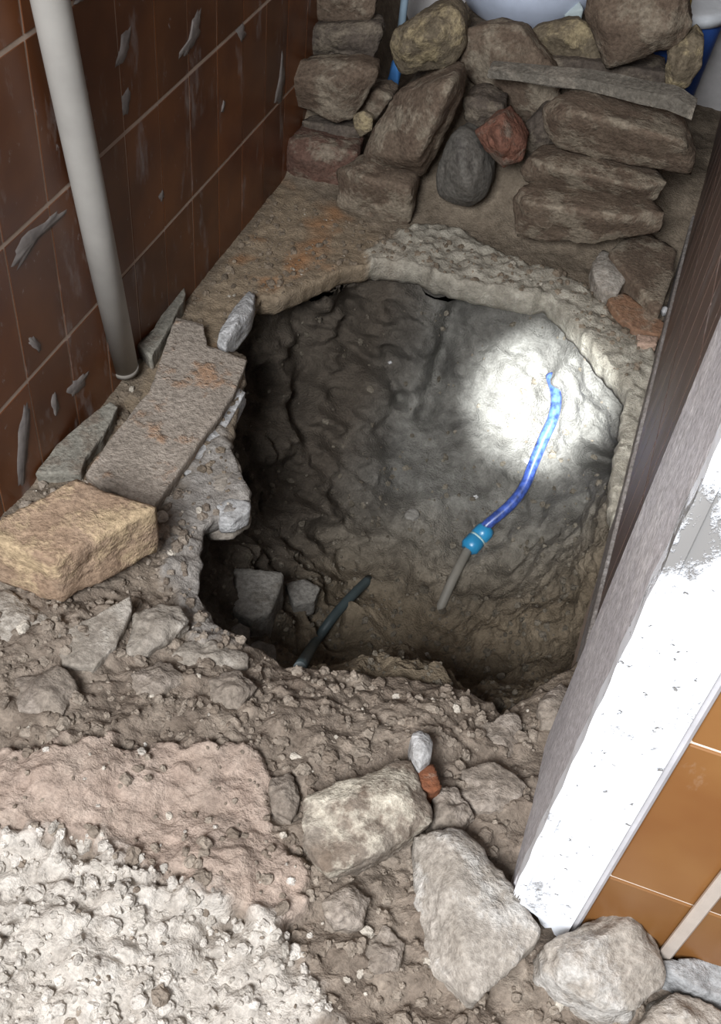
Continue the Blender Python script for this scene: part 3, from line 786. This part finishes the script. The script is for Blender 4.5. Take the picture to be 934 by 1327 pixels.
link('rim', lathe('rim', [(0.150, 0.122), (0.165, 0.122), (0.167, 0.130), (0.150, 0.131)]), M_DIRTYW, bas)
kc = aty(740, 22, 2.10)
put_stone('plastic_scrap', [kc + np.array(d) for d in ((-.018,0,.0),(.020,0,.02),(.020,.012,-.012),(-.010,.0,-.012),(0,.02,.03),(.012,.0,-.022))], plain('pale_teal_plastic', (0.44, 0.50, 0.50), 0.4), 'pale teal plastic scrap between the basin and the top right brick', 'scrap', amp=.001, n=10)
# bucket at the right back corner
kc = aty(905, 62, 2.12)
bk = tag(empty('bucket', (kc[0] - 0.012 - 0.05, 2.20, 0.0)), 'blue bucket with white rim at the back right corner', 'bucket')
zt = aty(905, 24, 2.12)[2]
link('body', lathe('body', [(0.070, 0.0), (0.072, 0.003), (0.094, zt - 0.012), (0.094, zt), (0.088, zt), (0.066, 0.01)]), M_BLUE, bk)
link('rim', lathe('rim', [(0.086, zt - 0.016), (0.101, zt - 0.016), (0.104, zt + 0.004), (0.086, zt + 0.005)]), M_DIRTYW, bk)
kc = aty(855, 0, 2.16)
put_stone('sponge', [kc + np.array(d) for d in ((-.05,-.03,-.015),(.06,-.03,-.02),(.06,.04,-.02),(-.05,.04,-.015),(-.045,-.025,.03),(.055,-.025,.025),(.05,.035,.03),(-.045,.035,.03))], plain('ochre_foam', (0.34, 0.24, 0.075), 0.9, 0.1, 0.3, 60), 'ochre yellow sponge lying on the bucket at the top right', 'sponge', amp=.002, n=10)
c0 = aty(519, 0, 2.16); c1 = aty(516, 70, 2.16)
tag(link('plastic_pipe', tube_mesh('plastic_pipe', [(c1[0], 2.16, 0.0), (c1[0], 2.16, c0[2] + 0.25)], 0.008), plain('pale_blue_plastic', (0.30, 0.40, 0.48), 0.45)), 'thin pale blue pipe standing behind the pile left of the yellowish brick', 'pipe')
c1 = aty(510, 94, 2.03)
put_stone('blue_rag', [c1 + np.array(d) for d in ((-.014,0,-.03),(.012,0,-.03),(.012,.02,.02),(-.012,.02,.012),(0,0,.026),(0,.03,-.05),(.01,-.005,0))], plain('bright_blue_cloth', (0.06, 0.20, 0.48), 0.8), 'scrap of bright blue cloth showing left of the yellowish brick', 'rag', amp=.002, n=10)

# ------------------------------------------------------------------ left side: pipe, strips, slab, brick
b0 = atz(162, 478, 0.02)
t0 = atx(65, 0, XL + 0.035)
b0 = Vector(b0); t0 = Vector(t0); dirp = (t0 - b0).normalized()
tp = b0 + dirp * 1.05
M_PIPE = plain('grey_white_pvc', (0.35, 0.33, 0.30), 0.5, 0.35, 0.10, 12)
pp = tag(empty('drain_pipe', b0), 'grey-white plastic pipe leaning against the brown tiled wall', 'pipe')
o = link('tube', tube_mesh('tube', [b0 - b0, (tp - b0) * 0.33, (tp - b0) * 0.66, tp - b0], 0.0205, 28), M_PIPE, pp)
o = link('end_ring', tube_mesh('end_ring', [(0, 0, 0) - dirp * 0.001 if False else -dirp * 0.001, dirp * 0.009], 0.0213, 28), plain('dusty_pipe_end', (0.20, 0.18, 0.155), 0.8), pp)

def slab(name, px, z, thick, mat, label, cat, group=None, rough=0.0015, seed=1, edge=0.0015):
    """flat broken plate: outline on its top plane, jagged sides"""
    P = dens(np.array([atz(x, y, z)[:2] for x, y in px]), 0.008, edge, seed)
    c = P.mean(0); n = len(P)
    V = []; 
    lev = [(0.0, 0.0), (0.0022, -0.0022), (0.0, -thick * 0.3), (-0.003, -thick * 0.65), (0.0, -thick)]
    inner = []
    for fr in (0.12, 0.35, 0.6, 0.82, 0.95): inner.append((fr, z))
    rings = []
    for fr, zz in inner:
        q = c + (P - c) * fr; rings.append(np.c_[q, zz + rough * fbm(np.c_[q * 30, np.full(n, seed)], seed, 3)])
    for k, (g, dz) in enumerate(lev):
        dv = (P - c); dv /= np.linalg.norm(dv, axis=1)[:, None]
        q = P + dv * g + dv * (0.005 * perlin(np.c_[P * 60, np.full(n, k * 2.0)], seed + 3)[:, None] if k > 1 else 0)
        rings.append(np.c_[q, z + dz + (rough * fbm(np.c_[q * 30, np.full(n, seed)], seed, 3) if k < 2 else np.zeros(n))])
    bm = bmesh.new(); rv = [[bm.verts.new(v) for v in R_] for R_ in rings]
    for a, b in zip(rv, rv[1:]):
        for k in range(n): bm.faces.new((a[k], a[(k + 1) % n], b[(k + 1) % n], b[k]))
    ctr = bm.verts.new((c[0], c[1], z))
    for k in range(n): bm.faces.new((ctr, rv[0][k], rv[0][(k + 1) % n]))
    bot = bm.verts.new((c[0], c[1], z - thick))
    for k in range(n): bm.faces.new((bot, rv[-1][(k + 1) % n], rv[-1][k]))
    og = Vector((c[0], c[1], z - thick))
    for v in bm.verts: v.co -= og
    me = bm_mesh(name, bm, True)
    o = link(name, me, mat, None, og)
    return tag(o, label, cat, group)
slab('floor_slab', [(112,613),(150,560),(195,505),(215,445),(228,411),(262,420),(268,448),(292,456),(319,466),(305,501),(285,535),(255,575),(228,615),(199,653),(172,648),(140,630)], 0.028, 0.040, M_SLAB,
     'big broken slab of pinkish-grey screed between the leaning pipe and the hole', 'slab', seed=6)
slab('mortar_strip', [(47,612),(75,575),(110,545),(142,520),(152,528),(134,560),(110,592),(104,612)], 0.030, 0.04, M_STRIP, 'short grey mortar strip below the leaning pipe, nearest the orange brick', 'mortar', seed=8)
slab('mortar_strip', [(178,445),(200,425),(224,378),(238,372),(240,382),(215,430),(196,462)], 0.030, 0.04, M_STRIP, 'narrow grey mortar strip running on behind the foot of the leaning pipe', 'mortar', seed=9)
# pale broken edge of the slab and mortar lumps on the rim
def z3(*pts): return [(p[0] / 2.458, 330 + p[1] / 2.458) + tuple(p[2:]) for p in pts]
put_stone('mortar_lump', top(z3((688,262),(700,232),(740,190),(795,108),(812,128),(800,180),(762,240),(715,292),(750,220,.012)), 0.022, .035), M_WHITECH, 'curled white mortar lump on the left rim above the slab tip', 'mortar', amp=.003)
put_stone('mortar_strip', top(z3((575,690),(620,600),(700,500),(745,425),(785,432),(760,480),(690,590),(640,680),(600,705)), 0.006, .030), M_WHITECH, 'long streaky white mortar edge below the screed slab, along the hole', 'mortar', amp=.004, scale=60, n=26)
put_stone('concrete_lump', top(z3((630,740),(680,660),(730,625),(760,655),(790,740),(800,790),(740,830),(680,830),(640,800),(720,720,.012)), 0.004, .05), ST_TAN, 'grey concrete lump jutting into the hole beside the screed slab', 'concrete', amp=.004)
put_stone('mortar_lump', top(z3((690,800),(740,770),(795,785),(795,815),(740,850),(700,840)), 0.012, .03), M_WHITECH, 'small bright white lump at the tip of the grey concrete lump', 'mortar', amp=.003, n=10)

# orange brick on the left
zt = 0.128
bpx = [(70, 727), (-40, 690), (98, 619), (206, 657)]
tops = [atz(x, y, zt) for x, y in bpx]
bott = [t - np.array([0, 0, 0.082]) for t in tops]
o = put_stone('brick', tops + bott, M_ORANGE, 'loose orange-tan brick lying on the left edge of the hole', 'brick', amp=.0028, scale=40, n=26)
def z8(*pts): return [(p[0] / 2.458, 600 + p[1] / 2.458) + tuple(p[2:]) for p in pts]
put_stone('concrete_lump', top(z8((-60,395),(20,400),(120,465),(185,512),(182,545),(100,590),(-60,600),(60,500,.012)), 0.052, .05), ST_TAN, 'grey concrete chunk underneath the orange brick at the left edge', 'concrete', amp=.004)
slab('concrete_plate', z8((190,545),(260,505),(340,470),(415,425),(412,470),(396,505),(362,580),(285,650),(200,640)), 0.060, .05, ST_TAN, 'flat broken concrete plate in front of the orange brick', 'concrete', rough=.003, seed=21, edge=.003)
put_stone('concrete_lump', top(z8((420,490),(500,445),(580,450),(612,500),(540,560),(470,600),(405,605),(500,520,.014)), 0.046, .05), ST_TAN, 'broken concrete chunk right of the flat plate near the rim', 'concrete', amp=.005)
put_stone('concrete_lump', top(z8((550,610),(600,570),(700,560),(780,600),(790,650),(700,668),(600,660),(690,605,.012)), 0.030, .05), ST_TAN, 'low concrete chunk on the front rim left of the pit block', 'concrete', amp=.005)

# ------------------------------------------------------------------ foreground stones
def zb(*pts): return [(340 + p[0] / 2.458, 900 + p[1] / 2.458) + tuple(p[2:]) for p in pts]
def zr(*pts): return [(600 + p[0] / 2.797, 900 + p[1] / 2.797) + tuple(p[2:]) for p in pts]
put_stone('stone', top(zb((118,332),(180,295),(250,268),(350,268),(430,205),(482,222),(520,330),(545,400),(470,450),(360,500),(270,552),(205,572),(140,455),(300,330,.022),(440,330,.022),(330,440,.014)), 0.095, .08, .8), ST_WHITE, 'large stone with a white crusted patch in front of the hole', 'stone', amp=.006, scale=30, n=26)
put_stone('mortar_shard', top(zb((475,125),(500,112),(528,125),(542,155),(535,200),(500,232),(482,195),(510,160,.01)), 0.105, .04), M_WHITECH, 'upright white mortar shard on top of the white crusted stone', 'shard', amp=.002, n=10)
put_stone('tile_shard', top(zb((490,240),(545,218),(572,295),(540,312),(505,300)), 0.095, .04), rockmat('rust_brown_shard', (.22,.085,.04), (.17,.07,.04), (.28,.2,.15), 18, .25), 'rust-brown shard just below the white mortar shard', 'shard', amp=.002, n=10)
put_stone('stone', top(zb((476,435,-.012),(600,408),(655,428),(895,735),(885,790),(680,990),(612,950,-.02),(540,885,-.035),(484,640,-.035),(590,435,.018),(640,790,.018),(780,700,.010)), 0.095, .085, .85), ST_LIGHT, 'long pale stone slanting toward the foot of the white jamb', 'stone', amp=.005, scale=30, n=26)
put_stone('stone', top(zr((285,905),(440,822),(628,740,.012),(674,790),(735,1055),(640,1145),(520,1148),(380,1070),(292,985),(610,800,.028),(650,1000,.012),(400,950,.026)), 0.100, .09, 1.0), ST_LIGHT, 'pale angular stone below the white jamb and amber tiles', 'stone', amp=.005, scale=30, n=26)
put_stone('stone', top(zr((700,960),(760,988),(820,962),(920,950),(1060,960),(1060,1110),(934,1100),(830,1060),(740,1010)), 0.095, .09), rockmat('blue_grey_stone', (.30,.30,.30), (.38,.375,.37), (.42,.41,.40), 12, .3), 'blue-grey stone at the lower right edge below the amber tiles', 'stone', amp=.004)
put_stone('stone', top(zr((640,1200),(690,1120),(770,1062),(850,1080),(960,1150),(1000,1250),(900,1300),(700,1300),(800,1150,.015)), 0.09, .09), ST_LIGHT, 'pale stone cut off by the bottom right corner of the view', 'stone', amp=.005)
# further, smaller lumps lying in the heap
lum = [((420,1170),(452,1150),(480,1165),(470,1200),(430,1205)), ((470,1215),(500,1195),(530,1220),(520,1262),(478,1260)),
       ((596,995),(640,985),(680,1015),(672,1050),(620,1050),(590,1030)), ((620,935),(665,925),(690,960),(660,985),(618,970)),
       ((560,1030),(590,1020),(620,1055),(600,1075),(565,1065)), ((700,905),(728,880),(745,900),(725,950),(700,945)),
       ((350,1010),(375,1000),(392,1030),(378,1062),(352,1050)), ((170,870),(210,850),(240,875),(222,905),(180,905)),
       ((20,880),(70,865),(100,890),(80,925),(25,920)), ((270,880),(310,868),(335,890),(312,918),(275,910))]
llab = ['clod left of the long pale stone, upper one', 'clod left of the long pale stone, lower one', 'brown lump between the white crusted stone and the jamb', 'brown lump on the front rim right of centre',
        'small lump touching the top of the long pale stone', 'pale lump at the corner where the jamb meets the hole', 'dark clod at the left end of the white crusted stone',
        'grey clod in front of the flat concrete plate', 'grey clod at the left edge below the concrete chunk', 'clod on the front rim below the low concrete chunk']
for k, (pl, lb) in enumerate(zip(lum, llab)):
    q = list(pl); cxy = np.mean(np.array(q), 0)
    h = hit(cxy[0], cxy[1], BV_FL)[0]
    put_stone('clod', top(q + [(cxy[0], cxy[1], .012)], h.z + 0.012, .035), rockmat('soil_lump', (.20,.165,.135), (.29,.245,.20), (.34,.29,.245), 14, .35) if k == 0 else bpy.data.materials['soil_lump'], lb, 'clod', amp=.005, scale=40)

# pale plastic edge strip on the amber tiles
a = aty(868, 1228, YF - 0.008); b_ = aty(936, 1143, YF - 0.008)
st = tag(link('tile_edge_strip', box_mesh('tile_edge_strip', (-0.0065, -0.007, 0), (0.0065, 0, 1.1), 0.002), plain('clear_grey_plastic', (0.50, 0.43, 0.37), 0.3, 0.5)), 'pale plastic strip running up the amber tiles at lower right', 'strip')
st.location = (a[0], YF - 0.0055, 0.06)

# ------------------------------------------------------------------ in the pit: hose, block, buried pipe
hp = [(711,486),(716,512),(717,540),(711,570),(699,605),(684,637),(664,664),(640,686)]
hs = []
for k, (x, y) in enumerate(hp):
    p, n = hit(x, y); n = -n if n.dot(Vector(ray(x, y))) > 0 else n; hs.append(p + n * (0.024 if 0 < k else -0.004) - Vector(ray(x, y)) * 0.004)
hs = [np.array(v) for v in hs]
for _ in range(2):
    hs = [hs[0]] + [0.25 * hs[i - 1] + 0.5 * hs[i] + 0.25 * hs[i + 1] for i in range(1, len(hs) - 1)] + [hs[-1]]
cA = np.array(hit(628, 692)[0]) + np.array([0, -.004, .016]); cB = np.array(hit(606, 716)[0]) + np.array([0, -.004, .016])
hs[-1] = cA + (np.array(hs[-1]) - cA) * 0.6
hose_pts = spline(hs + [cA], 8)
H0 = Vector(cA)
hz = tag(empty('water_hose', H0), 'blue water hose with a turquoise connector hanging down the pit wall', 'hose')
M_HOSE = plain('deep_blue_hose', (0.035, 0.065, 0.24), 0.4, 0.5, 0.75, 90)
M_HOSE.node_tree.nodes['Principled BSDF'].inputs['Roughness'].default_value = 0.35
M_CONN = plain('turquoise_plastic', (0.02, 0.18, 0.34), 0.35, 0.5, 0.15, 40)
link('hose', tube_mesh('hose', [Vector(p) - H0 for p in hose_pts], 0.0098, 18), M_HOSE, hz)
ax = Vector(cB) - H0
conn = link('connector', tube_mesh('connector', [ax * -0.10, ax * 0.02, ax * 0.05, ax * 0.40, ax * 0.43, ax * 0.52, ax * 0.55, ax * 0.95, ax * 1.0, ax * 1.1],
     [0.0150, 0.0165, 0.0175, 0.0175, 0.0150, 0.0150, 0.0178, 0.0178, 0.0160, 0.0120], 20), M_CONN, hz)
link('grip_ring', tube_mesh('grip_ring', [ax * 0.44, ax * 0.51], 0.0166, 20), plain('pale_ring', (0.30, 0.42, 0.42), 0.4), conn)
tl = [cB] + [np.array(hit(x, y)[0]) + np.array([0, -.002, dz]) for x, y, dz in ((594, 738, .010), (582, 762, .006), (570, 788, -.004))]
link('tail_pipe', tube_mesh('tail_pipe', [Vector(p) - H0 for p in spline(tl, 5)], 0.0085, 14), plain('grey_pe_pipe', (0.17, 0.155, 0.13), 0.6), hz)

def pit_stone(name, px, lift, mat, label, cat, thick=.06, **kw):
    c = np.mean(np.array(px), 0); p, n = hit(c[0], c[1])
    q = top([(x, y) for x, y in px], p.z + lift, thick)
    return put_stone(name, q, mat, label, cat, **kw)
ST_PIT = rockmat('muddy_concrete', (.19, .175, .155), (.23, .215, .19), (.15, .135, .115), 14, .3)
pit_stone('concrete_block', [(302,732),(336,733),(370,738),(364,765),(353,790),(326,804),(300,790),(303,760)], 0.05, ST_PIT, 'squarish concrete block lying at the left of the pit bottom', 'concrete', .09, amp=.003, sharp=22)
pit_stone('stone', [(298,815),(310,807),(324,812),(322,828),(305,832)], 0.02, ST_PIT, 'small stone just below the squarish block in the pit', 'stone', .05, amp=.003, n=10)
pit_stone('stone', [(318,838),(335,830),(356,838),(362,858),(340,870),(318,862)], 0.02, ST_PIT, 'muddy stone under the front rim left of the buried pipe', 'stone', .05, amp=.003, n=10)
pit_stone('stone', [(370,755),(395,748),(415,760),(408,778),(380,782)], 0.012, ST_PIT, 'flattish stone right of the squarish block in the pit', 'stone', .04, amp=.003, n=10)
pit_stone('pebble', [(523,660),(533,654),(545,657),(546,667),(534,672),(524,669)], 0.010, ST_PIT, 'round dark pebble near the middle of the pit', 'pebble', .03, amp=.001, n=10, sharp=5)
for (x, y, r, lb) in ((684,598,8,'larger white stone chip in the torchlight left of the hose'), (690,568,6,'white stone chip in the torchlight above the larger chip'), (616,644,6,'pale stone chip on the pit wall above the connector'), (505,470,5,'pale fleck of stone on the dark pit wall'), (553,848,5,'pale chip on the brown slope below the hose tail')):
    p, n = hit(x, y); s = r * 1.75 / F / 1.2
    put_stone('stone_chip', [np.array(p) + np.array(d) * s for d in ((1,0,.2),(-1,0,0),(0,1,0),(0,-1,.1),(.2,0,1),(0,.2,-1),(.7,-.6,.4))], M_WHITECH, lb, 'stone chip', amp=.001, n=10)
bp = [np.array(hit(x, y)[0]) + np.array([0, 0, dz]) for x, y, dz in ((478, 749, -.004), (455, 778, .012), (430, 808, .016), (405, 842, .012), (388, 866, .0))]
tag(link('buried_pipe', tube_mesh('buried_pipe', spline(bp, 5), 0.0085, 14), plain('dark_teal_pipe', (0.045, 0.060, 0.062), 0.5)), 'dark thin pipe half buried in the front of the pit floor', 'pipe')

# ------------------------------------------------------------------ loose crumbs (too many to count)
def crumbs(name, n, sampler, size, colf, mat, label, cat, seed, tree=None, n_div=3):
    R_ = np.random.RandomState(seed)
    D, Qs = CS[n_div]; m = len(D)
    Vs, Cs, Qa = [], [], []
    k = 0
    pts = sampler(R_, n)
    for (x, y, z, nrm) in pts:
        s = size(R_, x, y)
        sc = s * R_.uniform(0.6, 1.25, 3)
        v = D * (1 + 0.24 * R_.uniform(-1, 1, (m, 1)))
        v = np.sign(v) * np.abs(v) ** 0.8 * sc
        a = R_.uniform(0, 6.283); ca, sa = math.cos(a), math.sin(a)
        v = v @ np.array([[ca, -sa, 0], [sa, ca, 0], [0, 0, 1]])
        Vs.append(v + np.array([x, y, z - s * 0.05])); Cs.append(np.tile(colf(R_, x, y), (m, 1))); Qa.append(Qs + k * m); k += 1
    o = link(name, mesh_np(name, np.concatenate(Vs), np.concatenate(Qa), False, np.concatenate(Cs)), mat)
    return tag(o, label, cat, None, 'stuff')
def samp_rect(x0, x1, y0, y1, wfun):
    def f(R_, n):
        P = np.c_[R_.uniform(x0, x1, n * 3), R_.uniform(y0, y1, n * 3)]
        wv = wfun(P); P = P[R_.uniform(0, 1, len(P)) < wv]
        P = P[(poly_sd(P, RIMD) > 0.004)]
        P = P[~((P[:, 0] > 0.075) & (P[:, 1] > YF - 0.02))][:n]
        z, c = ground(P)
        return [(P[i, 0], P[i, 1], z[i], None) for i in range(len(P))]
    return f
def lg(a, b): return lambda R_, x, y: a * (b / a) ** (R_.uniform() ** 2.2)
def col_ground(R_, x, y):
    t = R_.uniform(); c = np.array([.19, .152, .12]) * (1 - t) + np.array([.33, .28, .23]) * t
    if R_.uniform() < .04: c = np.array([.55, .50, .43])
    return c
crumbs('soil_crumbs', 4200, samp_rect(XL + .01, .40, .08, .93, lambda P: np.where(poly_sd(P, REG_PINK) < 0, .25, np.where(poly_sd(P, REG_WHITE) < 0, .06, .9))), lg(.0018, .0085), col_ground, M_earth, 'brown soil crumbs and clods strewn over the foreground heap', 'soil', 31)
def col_white(R_, x, y):
    t = R_.uniform(); return np.array([.42, .385, .34]) * (1 - t) + np.array([.62, .58, .53]) * t
crumbs('mortar_crumbs', 900, samp_rect(XL + .01, -.05, .08, .55, lambda P: np.where(poly_sd(P, REG_WHITE) < 0.005, .95, .03)), lg(.002, .008), col_white, M_earth, 'whitish mortar crumbs heaped in the lower left foreground', 'mortar', 33)
def col_back(R_, x, y):
    t = R_.uniform(); c = np.array([.15, .12, .09]) * (1 - t) + np.array([.25, .20, .15]) * t
    if R_.uniform() < .05: c = np.array([.42, .38, .32])
    return c
crumbs('rubble_dust', 900, samp_rect(XL + .01, XR - .01, .95, 1.70, lambda P: np.full(len(P), .8)), lg(.0018, .007), col_back, M_earth, 'small brick crumbs scattered between the hole and the pile', 'rubble', 35)
def samp_pit(R_, n):
    out = []
    while len(out) < n:
        x, y = R_.uniform(270, 790), R_.uniform(400, 930)
        h = BV_PIT.ray_cast(Vector(CAM), Vector(ray(x, y)))
        if h[0] is None or h[0].x > XR - 0.02: continue
        if R_.uniform() > (0.15 + 0.85 * np.clip((y - 550) / 300, 0, 1)): continue
        out.append((h[0].x, h[0].y, h[0].z, None))
    return out
def col_pit(R_, x, y):
    t = R_.uniform(); c = np.array([.10, .085, .065]) * (1 - t) + np.array([.19, .165, .13]) * t
    if R_.uniform() < .006: c = np.array([.32, .29, .25])
    return c
crumbs('pit_crumbs', 1000, samp_pit, lg(.0018, .007), col_pit, M_pit, 'muddy crumbs lying on the pit floor and slope', 'soil', 37)
